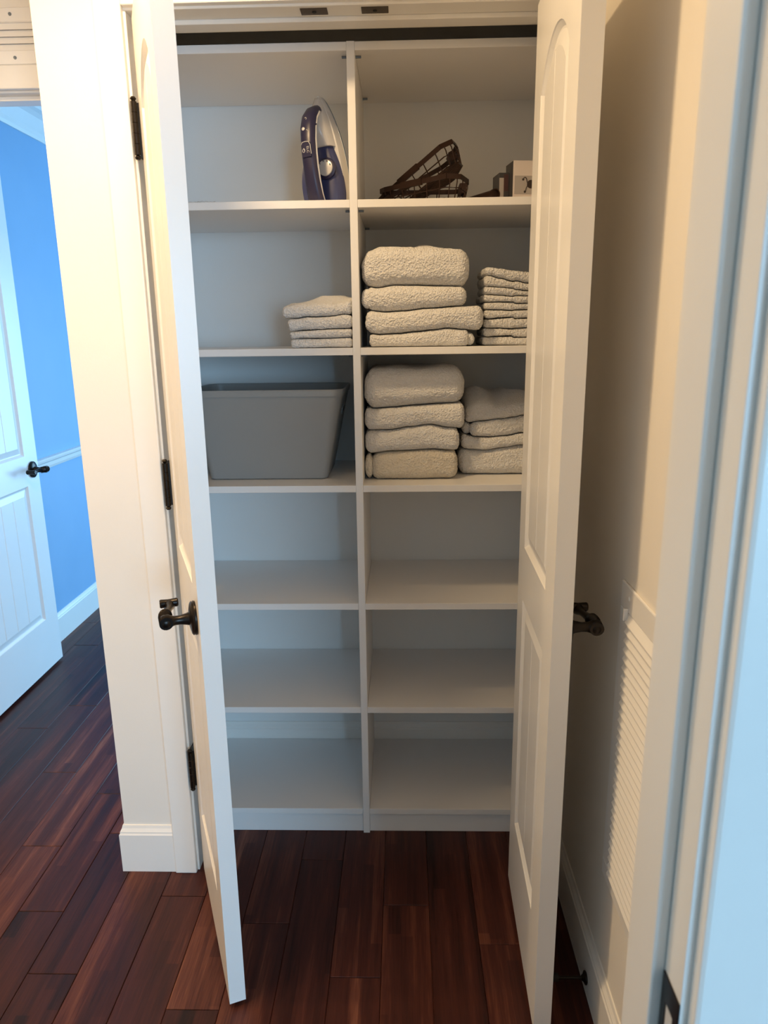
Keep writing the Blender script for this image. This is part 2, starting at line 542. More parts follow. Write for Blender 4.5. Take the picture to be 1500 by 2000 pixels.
    s = sp.build('strike_plate', M['bronze'], nj)
    s['label'] = 'dark bronze strike plate'
    MB().box(jx - 0.0004, jx + 0.0002, yh0, yh1, zh0, zh1).build('latch_hole', M['mark'], s)
    # baseboards
    bb = [(SL - p[0] * -1, p[1]) for p in BB]
    poly = [(WF + p[0], p[1]) for p in BB]
    m = MB()
    # mitred outside corner at the left end
    n = len(BB)
    ring_r = [(-0.523, WF + p[0], p[1]) for p in BB]
    ring_c = [(SL + p[0], WF + p[0], p[1]) for p in BB]
    ring_e = [(SL + p[0], HW - 0.02, p[1]) for p in BB]
    m.rings([ring_r, ring_c, ring_e])
    struct(m.build('baseboard_closet', M['trim']), 'white baseboard wrapping the corner left of the closet')
    baseboard('baseboard_right', 'y', WR, DW, -0.166, -1, 'white baseboard along the right wall')
    baseboard('baseboard_back', 'x', 0.381, -0.556, WR, -1, 'white baseboard on the closet back wall')
    baseboard('baseboard_left', 'y', -1.545, HWI, 3.8, 1, 'white baseboard along the blue wall')
    # chair rail and crown in the blue room
    cr = [(0, 0.816), (0.008, 0.818), (0.012, 0.830), (0.014, 0.846), (0.022, 0.853), (0.024, 0.862), (0.020, 0.868), (0, 0.870)]
    struct(MB().prism([(-1.545 + a, z) for a, z in cr], 'y', HWI, 3.8).build('trim_chair_rail', M['trim']), 'white chair rail across the blue wall')
    cw = [(0, 2.262), (0.006, 2.262), (0.012, 2.274), (0.016, 2.290), (0.046, 2.334), (0.062, 2.348), (0.078, 2.356), (0.082, 2.37), (0, 2.37)]
    struct(MB().prism([(-1.545 + a, z) for a, z in cw], 'y', HWI, 3.8).build('trim_crown', M['trim']), 'white crown moulding above the blue wall')
build_trim()

# ------------------------------------------------------------------ doors
T = 0.0345
def arch_loop(x0, x1, z0, zs, za, d, n=16):
    """panel outline inset by d; zs None -> rectangle topped at za"""
    a, b, c = x0 + d, x1 - d, z0 + d
    pts = [(a, c), (b, c)]
    if zs is None:
        pts += [(b, za - d), (a, za - d)]
        return pts
    half = (x1 - x0) / 2; rise = za - zs
    rad = (half * half + rise * rise) / (2 * rise)
    xc, zc = (x0 + x1) / 2, za - rad
    r = rad - d
    h = half - d
    ang = math.asin(min(1, h / r))
    for i in range(n + 1):
        t = ang - 2 * ang * i / n
        pts.append((xc + r * math.sin(t), zc + r * math.cos(t)))
    return pts

PROFILE = [(0.0, 0.0), (0.0015, 0.0022), (0.009, 0.0085), (0.0125, 0.0088), (0.036, 0.0022)]
def door_meshes(W, H, stile_h, stile_l, boards, m):
    """door in its own frame: x 0..m*W from the hinge, outer face y=0 looking to -y, z 0..H"""
    x0, x1 = stile_h, W - stile_l
    panels = [(x0, x1, 0.217, None, 0.800), (x0, x1, 0.923, 1.826, 1.894)]
    fr = MB()
    def S(p, y): return (m * p[0], y, p[1])
    for side in (0, 1):
        def Y(d): return d if side == 0 else T - d
        def poly(pts): fr.add([S(p, Y(0)) for p in pts], [tuple(range(len(pts)))])
        poly([(0, 0), (x0, 0), (x0, H), (0, H)])
        poly([(x1, 0), (W, 0), (W, H), (x1, H)])
        poly([(x0, 0), (x1, 0), (x1, 0.217), (x0, 0.217)])
        poly([(x0, 0.800), (x1, 0.800), (x1, 0.923), (x0, 0.923)])
        top = arch_loop(*panels[1], 0.0)[2:]
        poly(top + [(x0, H), (x1, H)])
        for pn in panels:
            rs = []
            for d, dep in PROFILE:
                rs.append([S(p, Y(dep)) for p in arch_loop(*pn, d)])
            # last ring goes in to the core
            rs.append([S(p, Y(0.0042)) for p in arch_loop(*pn, PROFILE[-1][0])])
            fr.rings(rs, cap=False)
            c = arch_loop(*pn, PROFILE[-1][0])
            fr.add([S(p, Y(0.0042)) for p in c], [tuple(range(len(c)))])
    # outer edges
    e = [(0, 0), (W, 0), (W, H), (0, H)]
    for i in range(4):
        a, b = e[i], e[(i + 1) % 4]
        fr.add([S(a, 0), S(b, 0), S(b, T), S(a, T)], [(0, 1, 2, 3)])
    frame = fr
    planks = []
    D = PROFILE[-1][0]
    for pn in panels:
        fa, fb = x0 + D, x1 - D
        w = (fb - fa) / boards
        loop = arch_loop(*pn, D, 32)
        if pn[3] is None:
            topz = lambda x, z=pn[4] - D: z
        else:
            half = (x1 - x0) / 2; rise = pn[4] - pn[3]
            rad = (half * half + rise * rise) / (2 * rise); xc = (x0 + x1) / 2; zc = pn[4] - rad
            topz = lambda x, r=rad - D, xc=xc, zc=zc: zc + math.sqrt(max(0, r * r - (x - xc) ** 2))
        for i in range(boards):
            a = fa + i * w + (0.0012 if i else 0)
            b = fa + (i + 1) * w - (0.0012 if i < boards - 1 else 0)
            pts = [(a, pn[2] + D), (b, pn[2] + D)]
            k = 8
            for j in range(k + 1):
                x = b + (a - b) * j / k
                pts.append((x, topz(x)))
            pb = MB()
            n = len(pts)
            cx = (a + b) / 2
            def ins(p, q):
                dx = q if p[0] < cx else -q
                on_l = abs(p[0] - a) < 1e-6 and i; on_r = abs(p[0] - b) < 1e-6 and i < boards - 1
                return (p[0] + (dx if (on_l or on_r) else 0), p[1])
            ro = [[S(ins(p, 0.0012), 0.0022) for p in pts], [S(p, 0.0034) for p in pts], [S(p, T - 0.0034) for p in pts], [S(ins(p, 0.0012), T - 0.0022) for p in pts]]
            pb.rings(ro)
            planks.append(pb)
    return frame, planks

def lever_handle(parent, x, z, y, out, hd):
    """out: -1 when the handle sticks out to -y; hd: x direction of the lever (towards the hinge)"""
    b = M['bronze']
    ax = (0, out, 0)
    h = MB().lathe([(0.0, 0.0), (0.033, 0.0), (0.034, 0.003), (0.0325, 0.0055), (0.0335, 0.0075), (0.030, 0.010), (0.022, 0.012), (0.015, 0.0135), (0.0, 0.0135)], (x, y, z), ax, 32, 0.90, 1.0).build('door_handle', b, parent, smooth=True, angle=50)
    MB().lathe([(0.0, 0.012), (0.0135, 0.012), (0.0115, 0.018), (0.0090, 0.030), (0.0092, 0.040), (0.0115, 0.047), (0.0138, 0.051), (0.0138, 0.060), (0.0115, 0.0645), (0.0, 0.066)], (x, y, z), ax, 24).build('neck', b, h, smooth=True)
    lv = MB()
    path, rad = [], []
    n = 44
    for i in range(n + 1):
        s = i / n
        path.append((x + hd * (-0.012 + 0.100 * s), y + out * (0.0560 - 0.013 * math.sin(PI * 0.5 * max(0, s - 0.35) / 0.65)), z + 0.003 * math.sin(PI * s)))
        if s < 0.42:
            rad.append(0.0118 + 0.0012 * math.cos(i * PI))
        else:
            rad.append(0.0100 - 0.0035 * math.sin(PI * (s - 0.42) / 0.58) + 0.002 * max(0, s - .8) / .2)
    lv.tube(path, rad, 16)
    lv.build('lever', b, h, smooth=True, angle=60)
    ex, ey, ez = path[-1]
    MB().lathe([(0.0, -0.018), (0.0075, -0.018), (0.0092, -0.0155), (0.0088, -0.011), (0.0080, 0.0), (0.0088, 0.011), (0.0092, 0.0155), (0.0075, 0.018), (0.0, 0.018)], (ex + hd * 0.002, ey, ez + 0.004), (0, 1, 0), 18).build('scroll_end', b, h, smooth=True)
    return h

def hinge(parent, m, zc):
    b = M['bronze']
    px, py = 0.0035 * m, -0.0105
    pr = [(0.0, -0.060), (0.0042, -0.0595), (0.0064, -0.056), (0.0042, -0.0525), (0.0034, -0.051), (0.0064, -0.0505)]
    full = pr + [(0.0064, -0.0305), (0.0058, -0.0300), (0.0064, -0.0295), (0.0064, -0.0105), (0.0058, -0.010), (0.0064, -0.0095), (0.0064, 0.0095), (0.0058, 0.010), (0.0064, 0.0105), (0.0064, 0.0295), (0.0058, 0.030), (0.0064, 0.0305)] + [(r, -d) for r, d in pr[::-1]]
    h = MB().lathe(full, (px, py, zc), (0, 0, 1), 18).build('hinge', b, parent, smooth=True)
    MB().box(min(-0.0016 * m, 0), max(-0.0016 * m, 0), -0.0095, T * 0.84, zc - 0.050, zc + 0.050).build('door_leaf', b, h)
    return h

def build_door(name, label, loc, ang, W, m, boards, stile, handle_side, hinges=True, backset=0.062):
    H = 2.008
    root = empty(name, loc, (0, 0, ang))
    tag(root, label, 'door', kind='structure')
    fr, pls = door_meshes(W, H, stile[0], stile[1], boards, m)
    fr.build('door_frame', M['door'], root)
    for p in pls:
        p.build('panel_board', M['door'], root)
    lever_handle(root, m * (W - backset), 0.861, 0.0, -1, -m)
    lever_handle(root, m * (W - backset), 0.861, T, 1, -m) if handle_side == 2 else None
    if hinges:
        for zc in (1.806, 1.053, 0.303):
            hinge(root, m, zc)
    return root

build_door('door_1', 'left white arched-panel closet door, opened towards the hall', (-0.4470, -0.1600, 0.012), R(-67.8), 0.434, 1, 2, (0.078, 0.086), 1)
build_door('door_2', 'right white arched-panel closet door, opened against the right wall', (0.3985, -0.1770, 0.012), R(88.6), 0.437, -1, 2, (0.078, 0.086), 1)
build_door('door_3', 'white plank-panel door open in the blue room', (-1.438, 0.434, 0.012), R(90.0), 0.712, 1, 5, (0.10, 0.10), 1, True, 0.052)

# leaves on the left closet jamb
for zc in (1.818, 1.065, 0.315):
    o = MB().box(JL, JL + 0.0018, -0.164, -0.118, zc - 0.050, zc + 0.050).build('jamb_leaf', M['bronze'], bpy.data.objects['trim_4'])
    o['label'] = 'dark bronze hinge leaf'

# ------------------------------------------------------------------ grilles
def wall_return():
    g = empty('return_air_grille', (WR, -0.743, 0.34))
    tag(g, 'white louvred return air grille low on the right wall', 'air grille')
    # local frame in world axes: y -0.2..0.2, z 0..0.62, sticks out to -x
    y0, y1, z0, z1 = -0.20, 0.20, 0.0, 0.622
    fw = 0.050
    for nm, a in (('frame_rail', (y0, y1, z0, z0 + 0.036)), ('frame_rail', (y0, y1, z1 - 0.048, z1)), ('frame_stile', (y0, y0 + fw, z0 + 0.036, z1 - 0.048)), ('frame_stile', (y1 - fw, y1, z0 + 0.036, z1 - 0.048))):
        MB().box(-0.0055, 0.0, *a).build(nm, M['grille'], g, bevel=0.0025, seg=2)
    zi0, zi1 = z0 + 0.036, z1 - 0.048
    MB().box(-0.0006, 0.0, y0 + fw, y1 - fw, zi0, zi1).build('backing', M['closet_wall'], g)
    n = 31
    pitch = (zi1 - zi0) / n
    # slat: a strip that slopes out and down, sharp lower lip
    sl = MB().prism([(-0.0008, 0.0155), (-0.0115, 0.0), (-0.0125, 0.0010), (-0.0018, 0.0172)], 'y', 0, 1)
    sl = MB()
    prof = [(-0.0008, 0.0165), (-0.0105, 0.0006), (-0.0120, 0.0000), (-0.0120, 0.0022), (-0.0020, 0.0180)]
    ring = lambda yy: [(p[0], yy, p[1]) for p in prof]
    sl.rings([ring(y0 + fw), ring(y1 - fw)])
    me = sl.mesh('slat', M['grille'])
    for i in range(n):
        link('slat', me, g, (0, 0, zi0 + i * pitch))
    for yy, zz in ((0.155, z1 - 0.022), (0.165, z0 + 0.018), (-0.155, z1 - 0.022), (-0.165, z0 + 0.018)):
        MB().lathe([(0.0, 0.0), (0.0045, 0.0), (0.0040, 0.0014), (0.0, 0.0018)], (-0.0055, yy, zz), (-1, 0, 0), 12).build('screw', M['grille'], g, smooth=True)
    MB().box(-0.014, -0.0055, 0.1525, 0.1575, z1 - 0.062, z1 - 0.040).build('damper_tab', M['grille'], g, bevel=0.001, seg=1)
wall_return()

def transfer_grille():
    y = HW
    z0, z1 = 2.099, 2.232
    x1 = -0.826
    x0 = x1 - 0.46
    g = empty('transfer_grille', ((x0 + x1) / 2, y, z0))
    tag(g, 'white slatted vent over the blue room doorway', 'air vent')
    hw, hh = (x1 - x0) / 2, z1 - z0
    b = 0.034
    def fr(pts): 
        mb = MB(); n = len(pts)
        mb.prism(pts, 'y', -0.012, 0.0)
        mb.build('frame_bar', M['grille'], g, bevel=0.002, seg=1)
    fr([(-hw, hh), (hw, hh), (hw - b, hh - b), (-hw + b, hh - b)])
    fr([(-hw, 0), (hw, 0), (hw - b, b), (-hw + b, b)])
    fr([(hw, 0.0008), (hw, hh - 0.0008), (hw - b + .0005, hh - b), (hw - b + .0005, b)])
    fr([(-hw, 0.0008), (-hw, hh - 0.0008), (-hw + b - .0005, hh - b), (-hw + b - .0005, b)])
    MB().box(-hw + b, hw - b, -0.0012, 0, b, hh - b).build('backing', M['recess_shade_and_rubber'], g)  # dark sheet, puts the shade behind the slats into colour
    n = 4
    p = (hh - 2 * b) / n
    sl = MB().prism([(-0.0102, 0.0), (-0.0085, -0.0006), (-0.0020, p * 0.98), (-0.0036, p * 1.02)], 'x', -hw + b, hw - b)
    me = sl.mesh('slat', M['grille'])
    for i in range(n):
        link('slat', me, g, (0, 0, b + i * p))
    for xx, zz in ((hw - 0.093, hh - 0.016), (hw - 0.093, 0.016), (-hw + 0.093, hh - 0.016), (-hw + 0.093, 0.016)):
        MB().lathe([(0.0, 0.0), (0.0045, 0.0), (0.004, 0.0016), (0.0, 0.002)], (xx, -0.012, zz), (0, -1, 0), 12).build('screw', M['steel'], g, smooth=True)
transfer_grille()

def door_stop():
    g = empty('door_stop', (WR - 0.012, -0.512, 0.040))
    tag(g, 'dark bronze door stop screwed to the right baseboard', 'door stop')
    MB().lathe([(0.0, 0.0), (0.0125, 0.0), (0.0145, 0.0022), (0.0135, 0.0042), (0.0075, 0.007), (0.0045, 0.011), (0.0, 0.012)], (0, 0, 0), (-1, 0, 0), 20).build('flange', M['bronze'], g, smooth=True)
    MB().lathe([(0.0, 0.006), (0.0036, 0.006), (0.0032, 0.02), (0.0032, 0.056), (0.0040, 0.060), (0.0, 0.061)], (0, 0, 0), (-1, 0, 0), 14).build('rod', M['bronze'], g, smooth=True)
    MB().lathe([(0.0, 0.060), (0.0075, 0.060), (0.0085, 0.066), (0.0078, 0.072), (0.0, 0.0735)], (0, 0, 0), (-1, 0, 0), 16).build('rubber_tip', M['recess_shade_and_rubber'], g, smooth=True)
door_stop()

# ------------------------------------------------------------------ closet shelving
SH = [2.0275, 1.7022, 1.3668, 1.0246, 0.7045, 0.4002, 0.0792]
TH = 0.0176
XL, XR = -0.0264, -0.0081
def build_shelving():
    u = empty('shelving_unit', (-0.017, 0.0, 0.0))
    tag(u, 'white melamine shelving unit with centre divider inside the closet', 'shelving')
    ox = -0.017
    mel = M['melamine']
    def part(name, x0, x1, y0, y1, z0, z1, bev=0.0007):
        return MB().box(x0 - ox, x1 - ox, y0, y1, z0, z1).build(name, mel, u, bevel=bev, seg=1)
    part('divider', XL, XR, 0.0, 0.368, 0.0, SH[0] + 0.001)
    part('side_panel', -0.5555, -0.538, 0.0, 0.368, 0.0, SH[0] + 0.001)
    part('side_panel', 0.4775, 0.4950, 0.0, 0.368, 0.0, SH[0] + 0.001)
    for i, z in enumerate(SH):
        for x0, x1 in ((-0.5378, XL - 0.0002), (XR + 0.0002, 0.4773)):
            yb = 0.380 if z > 0.15 else 0.368
            part('shelf', x0, x1, 0.0006, yb, z - TH, z)
    for x0, x1 in ((-0.5378, XL - 0.0002), (XR + 0.0002, 0.4773)):
        part('toe_kick', x0, x1, 0.009, 0.026, 0.0, SH[6] - TH - 0.0004)
    pin = MB().lathe([(0.0, 0.0), (0.0026, 0.0), (0.0026, 0.0125), (0.0, 0.013)], (0, 0, 0), (1, 0, 0), 8).mesh('shelf_pin', M['steel'], smooth=True)
    for z in SH[1:6] + SH[:1]:
        for y in (0.035, 0.335):
            for x, s in ((XR, 1), (XL, -1)):
                link('shelf_pin', pin, u, (x - ox, y, z - TH - 0.0028), (0, 0, 0 if s > 0 else PI))
build_shelving()

# ------------------------------------------------------------------ towels
def interp(pts, x):
    if x <= pts[0][0]: return pts[0][1]
    for (xa, za), (xb, zb) in zip(pts[:-1], pts[1:]):
        if x <= xb:
            t = (x - xa) / (xb - xa)
            t = t * t * (3 - 2 * t)
            return za + (zb - za) * t
    return pts[-1][1]

def towel(name, label, x0, x1, top, bot, y0, depth, group, cat='towel', mat='towel', seed=0, res=0.0026, fuzz=0.0012, rnd=0.40, humps=0.0, squareness=0.72, gap=0.0011):
    """folded terry cloth: a rounded slab whose upper and lower faces follow two profiles; the fold looks to -y"""
    W = x1 - x0
    hm = sum(interp(top, x0 + W * i / 10) - interp(bot, x0 + W * i / 10) for i in range(1, 10)) / 9
    r = hm * rnd
    nx = max(8, int(W / res)); ny = max(8, int(depth / (res * 2.2))); nz = max(6, int(hm / res))
    bm = bmesh.new()
    cache = {}
    def P(i, j, k):
        key = (i, j, k)
        if key in cache: return cache[key]
        x, y, z = W * i / nx, depth * j / ny, hm * k / nz
        rx = min(r, W * 0.5) * squareness
        ix = min(max(x, rx), W - rx); iy = min(max(y, r), depth - r); iz = min(max(z, r), hm - r)
        d = Vector(((x - ix) / rx, (y - iy) / r, (z - iz) / r))
        q = max(abs(d.x), abs(d.y), abs(d.z))
        if q > 1e-6 and d.length > 1e-6:
            d = d * (q / d.length)
            x, y, z = ix + d.x * rx, iy + d.y * r, iz + d.z * r
        X = x0 + x
        b_ = interp(bot, X) + gap; t_ = interp(top, X) - gap
        fz = z / hm
        Z = b_ + fz * (t_ - b_)
        s = seed * 7.31
        if humps:
            back = min(1.0, y / 0.10)
            Z += humps * fz * back * (0.5 + 0.9 * noise.noise(Vector((X * 16 + s, y * 5, s))))
        wv = noise.noise(Vector((X * 14 + s, y * 14, Z * 30)))
        nrm = d.normalized() if d.length > 1e-6 else Vector((0, 0, 0))
        a = 0.0030 * wv + fuzz * noise.noise(Vector((X * 330, y * 330, Z * 330 + s))) + fuzz * 1.25 * noise.noise(Vector((X * 165 + s, y * 165, Z * 165)))
        p = Vector((X, y0 + y, Z)) + nrm * a * (1.0 if abs(nrm.z) < 0.95 else 0.25)
        v = bm.verts.new(p)
        cache[key] = v
        return v
    def quad(a, b, c, d):
        try: bm.faces.new((P(*a), P(*b), P(*c), P(*d)))
        except ValueError: pass
    for i in range(nx):
        for k in range(nz):
            quad((i, 0, k), (i + 1, 0, k), (i + 1, 0, k + 1), (i, 0, k + 1))
            quad((i, ny, k), (i, ny, k + 1), (i + 1, ny, k + 1), (i + 1, ny, k))
        for j in range(ny):
            quad((i, j, 0), (i, j + 1, 0), (i + 1, j + 1, 0), (i + 1, j, 0))
            quad((i, j, nz), (i + 1, j, nz), (i + 1, j + 1, nz), (i, j + 1, nz))
    for j in range(ny):
        for k in range(nz):
            quad((0, j, k), (0, j, k + 1), (0, j + 1, k + 1), (0, j + 1, k))
            quad((nx, j, k), (nx, j + 1, k), (nx, j + 1, k + 1), (nx, j, k + 1))
    cx = (x0 + x1) / 2; cz = interp(bot, cx)
    bmesh.ops.translate(bm, verts=bm.verts, vec=(-cx, -y0, -cz))
    me = bpy.data.meshes.new(name)
    bm.to_mesh(me); bm.free()
    me.polygons.foreach_set('use_smooth', [True] * len(me.polygons))
    me.materials.append(M[mat])
    o = link(name, me, None, (cx, y0, cz))
    tag(o, label, cat, group)
    return o

def fold_roll(parent, c, r, length, axis, seed, mat='towel', squash=1.0):
    """a rolled-in corner or edge of cloth showing at the side of a folded towel (world coordinates)"""
    o = Vector(c) - parent.location
    mb = MB()
    ax = Vector(axis)
    prof = [(0.0, 0.0), (r * 0.55, 0.0), (r * 0.86, length * 0.02), (r, length * 0.06)] + [(r, length * t) for t in (0.2, 0.4, 0.6, 0.8)] + [(r * 0.8, length * 0.97), (0.0, length)]
    mb.lathe(prof, o, ax, 28, 1.0, squash)
    p = mb.build('folded_edge', M[mat], parent, smooth=True, angle=80)
    me = p.data
    for v in me.vertices:
        v.co += Vector((noise.noise(v.co * 300 + Vector((seed, 0, 0))), noise.noise(v.co * 300 + Vector((0, seed, 0))), noise.noise(v.co * 300 + Vector((0, 0, seed))))) * 0.0014
    return p

def build_towels():
    z3, z4 = SH[2], SH[3]
    # ---- tall stack beside the divider, upper towel shelf
    t1t = [(0.0, 1.5811), (0.0155, 1.5931), (0.0413, 1.6008), (0.0785, 1.6029), (0.1127, 1.6011), (0.1269, 1.5975), (0.144, 1.5970), (0.1668, 1.5989), (0.201, 1.597), (0.2324, 1.5935), (0.2556, 1.588)]
    t1b = [(-0.003, 1.516), (0.0111, 1.5110), (0.0342, 1.5077), (0.0777, 1.513), (0.1268, 1.5123), (0.1845, 1.5097), (0.2421, 1.5085), (0.256, 1.509)]
    t2b = [(0.0, 1.457), (0.0072, 1.4554), (0.0538, 1.4506), (0.0976, 1.4523), (0.1558, 1.4577), (0.2369, 1.4620), (0.290, 1.4640)]
    t3b = [(0.004, 1.402), (0.0385, 1.3976), (0.0826, 1.3993), (0.1266, 1.403), (0.1705, 1.4067), (0.2026, 1.4106), (0.2435, 1.4072), (0.2727, 1.4046), (0.289, 1.405)]
    flat3 = [(-1, z3), (1, z3)]
    G = 'bath towels stacked on the upper towel shelf'
    where = 'of the upper tall stack'
    a = towel('bath_towel', 'thick plump white bath towel, topmost ' + where, -0.0035, 0.2555, t1t, t1b, 0.012, 0.30, G, seed=1, humps=0.018, rnd=0.36)
    b = towel('bath_towel', 'white bath towel, second from top ' + where, 0.006, 0.2500, t1b, t2b, 0.012, 0.29, G, seed=2)
    fold_roll(b, (0.0085, 0.016, 1.482), 0.0135, 0.25, (0, 1, 0), 2.0, squash=1.7)
    c = towel('bath_towel', 'wider white bath towel, third from top ' + where, 0.0045, 0.2895, t2b, t3b, 0.008, 0.29, G, seed=3)
    fold_roll(c, (0.0155, 0.010, 1.424), 0.0120, 0.25, (0, 1, 0), 3.0, squash=1.5)
    d = towel('bath_towel', 'white bath towel with rolled corner, bottom one ' + where, 0.0130, 0.2560, t3b, flat3, 0.012, 0.29, G, seed=4)
    fold_roll(d, (0.2390, 0.0085, 1.3870), 0.0175, 0.24, (0, 1, 0), 4.0, squash=1.05)
    fold_roll(d, (0.2590, 0.022, 1.3835), 0.0125, 0.24, (0, 1, 0), 5.0, squash=1.2)
    # ---- stack on the lower towel shelf
    s1t = [(-0.006, 1.3046), (0.0207, 1.3118), (0.0755, 1.3126), (0.1272, 1.3106), (0.1879, 1.3135), (0.2334, 1.3119), (0.2535, 1.305)]
    s1b = [(-0.006, 1.2192), (0.0191, 1.2112), (0.0654, 1.2138), (0.127, 1.2184), (0.1885, 1.2223), (0.2498, 1.2243)]
    s2b = [(-0.006, 1.1575), (0.0058, 1.1557), (0.0586, 1.1564), (0.1114, 1.164), (0.1641, 1.1694), (0.2136, 1.1609), (0.2554, 1.1565)]
    s3b = [(-0.006, 1.0957), (0.011, 1.0944), (0.0643, 1.0999), (0.1206, 1.1013), (0.1736, 1.1037), (0.2204, 1.1005), (0.2423, 1.0966)]
    flat4 = [(-1, z4), (1, z4)]
    G = 'bath towels stacked on the lower towel shelf'
    where = 'of the lower tall stack'
    towel('bath_towel', 'very thick white bath towel, topmost ' + where, -0.0055, 0.2530, s1t, s1b, 0.058, 0.28, G, seed=6, humps=0.008, rnd=0.38)
    towel('bath_towel', 'white bath towel with wavy underside, second from top ' + where, -0.0050, 0.2545, s1b, s2b, 0.060, 0.28, G, seed=7)
    towel('bath_towel', 'white bath towel above the cream one, third from top ' + where, -0.0050, 0.2415, s2b, s3b, 0.062, 0.28, G, seed=8)
    e = towel('bath_towel', 'cream tinted bath towel, bottom one ' + where, 0.0110, 0.2365, s3b, flat4, 0.064, 0.28, G, mat='towel2', seed=9, rnd=0.32)
    fold_roll(e, (0.0045, 0.070, 1.0600), 0.0118, 0.26, (0, 1, 0), 9.0, 'towel2', squash=2.7)
    # ---- smaller stack right of it
    b1t = [(0.2608, 1.207), (0.2734, 1.2116), (0.2953, 1.2161), (0.3143, 1.2143), (0.349, 1.2092), (0.3647, 1.2122), (0.3771, 1.2168), (0.4117, 1.2149), (0.46, 1.213)]
    b1b = [(0.2646, 1.1655), (0.3026, 1.1702), (0.3499, 1.1761), (0.3908, 1.1805), (0.4112, 1.185), (0.46, 1.187)]
    b2b = [(0.2555, 1.1368), (0.2715, 1.1322), (0.2875, 1.1282), (0.3194, 1.127), (0.367, 1.1304), (0.4112, 1.1373), (0.46, 1.139)]
    b3b = [(0.248, 1.0986), (0.2721, 1.0951), (0.3137, 1.0925), (0.352, 1.0977), (0.4107, 1.1062), (0.46, 1.108)]
    G = 'hand towels in the low stack on the lower towel shelf'
    where = 'of the low stack by the right door'
    towel('hand_towel', 'crumpled white hand towel, topmost ' + where, 0.2600, 0.4480, b1t, b1b, 0.122, 0.21, G, seed=11, humps=0.040, rnd=0.35)
    f = towel('hand_towel', 'white hand towel, second from top ' + where, 0.2700, 0.4500, b1b, b2b, 0.122, 0.22, G, seed=12, rnd=0.36)
    fold_roll(f, (0.2645, 0.136, 1.1505), 0.0120, 0.20, (0, 1, 0), 12.0, squash=1.35)
    towel('hand_towel', 'thin white hand towel, third from top ' + where, 0.2490, 0.4520, b2b, b3b, 0.120, 0.22, G, seed=13)
    towel('hand_towel', 'thick ribbed white hand towel, bottom one ' + where, 0.2435, 0.4520, b3b, flat4, 0.122, 0.22, G, seed=14, rnd=0.36)
    # ---- folded hand towels left of the divider
    l1t = [(-0.1985, 1.4645), (-0.1863, 1.4682), (-0.1675, 1.4699), (-0.1327, 1.4701), (-0.1059, 1.4723), (-0.0791, 1.4732), (-0.0484, 1.4753), (-0.0283, 1.4802)]
    l1b = [(-0.1985, 1.4375), (-0.1634, 1.4383), (-0.1391, 1.4418), (-0.1203, 1.4409), (-0.0935, 1.4415), (-0.072, 1.4429), (-0.0491, 1.4465), (-0.0277, 1.4449)]
    l2b = [(-0.1869, 1.409), (-0.177, 1.4065), (-0.1484, 1.4095), (-0.1079, 1.4109), (-0.081, 1.4119), (-0.0298, 1.4126)]
    l3b = [(-0.1804, 1.3883), (-0.1519, 1.3906), (-0.1086, 1.3901), (-0.0816, 1.3904), (-0.029, 1.3917)]
    G = 'hand towels stacked left of the divider'
    where = 'of the stack left of the divider'
    towel('hand_towel', 'rumpled white hand towel, topmost ' + where, -0.1985, -0.0280, l1t, l1b, 0.016, 0.24, G, seed=15, humps=0.024, rnd=0.42)
    towel('hand_towel', 'white hand towel, second from top ' + where, -0.1880, -0.0280, l1b, l2b, 0.014, 0.24, G, seed=16)
    towel('hand_towel', 'thin white hand towel, third from top ' + where, -0.1815, -0.0280, l2b, l3b, 0.014, 0.24, G, seed=17)
    towel('hand_towel', 'white hand towel, bottom one ' + where, -0.1800, -0.0280, l3b, flat3, 0.014, 0.24, G, seed=18)
    # ---- washcloths
    zl = [1.5622, 1.5406, 1.5139, 1.4941, 1.4751, 1.4568, 1.4337, 1.4099, 1.3889, z3]
    zr = [1.5477, 1.5203, 1.5014, 1.4882, 1.4707, 1.4545, 1.4338, 1.4100, 1.3861, z3]
    words = ['topmost', 'second from top', 'third from top', 'fourth from top', 'middle one', 'fourth from bottom', 'third from bottom', 'second from bottom', 'bottom one']
    rr = random.Random(5)
    q = 0.9583
    zl = [1.4 + (z - 1.4) * q for z in zl[:-1]] + [z3]
    zr = [1.4 + (z - 1.4) * q for z in zr[:-1]] + [z3]
    for i in range(9):
        def line(k, s):
            a, b_ = zl[k], zr[k]
            return [(0.282, a + 0.002), (0.308, a - 0.001), (0.334, (2 * a + b_) / 3 + s * 0.001), (0.366, (a + 2 * b_) / 3 + 0.0022 * s), (0.372, (a + 2 * b_) / 3 - 0.001), (0.402, b_), (0.445, b_ + 0.001)]
        sg = [(-1) ** k for k in range(11)]
        o = towel('washcloth', 'folded white washcloth, %s of the nine-cloth stack on the upper towel shelf' % words[i], 0.2945 + rr.uniform(-0.001, 0.003), 0.4350, line(i, sg[i] if i not in (0, 9) else 0), line(i + 1, sg[i + 1]) if i < 8 else flat3, 0.050 + rr.uniform(0, 0.005), 0.19, 'washcloths stacked by the right closet door', 'washcloth', seed=20 + i, rnd=0.42)
build_towels()

# ------------------------------------------------------------------ grey laundry bin
def rrect(cx, cy, hx, hy, r, z, n=6):
    pts = []
    for sx, sy, a0 in ((1, -1, -90), (1, 1, 0), (-1, 1, 90), (-1, -1, 180)):
        for i in range(n + 1):
            a = R(a0 + 90 * i / n)
            pts.append((cx + sx * (hx - r) + r * math.cos(a), cy + sy * (hy - r) + r * math.sin(a), z))
    return pts

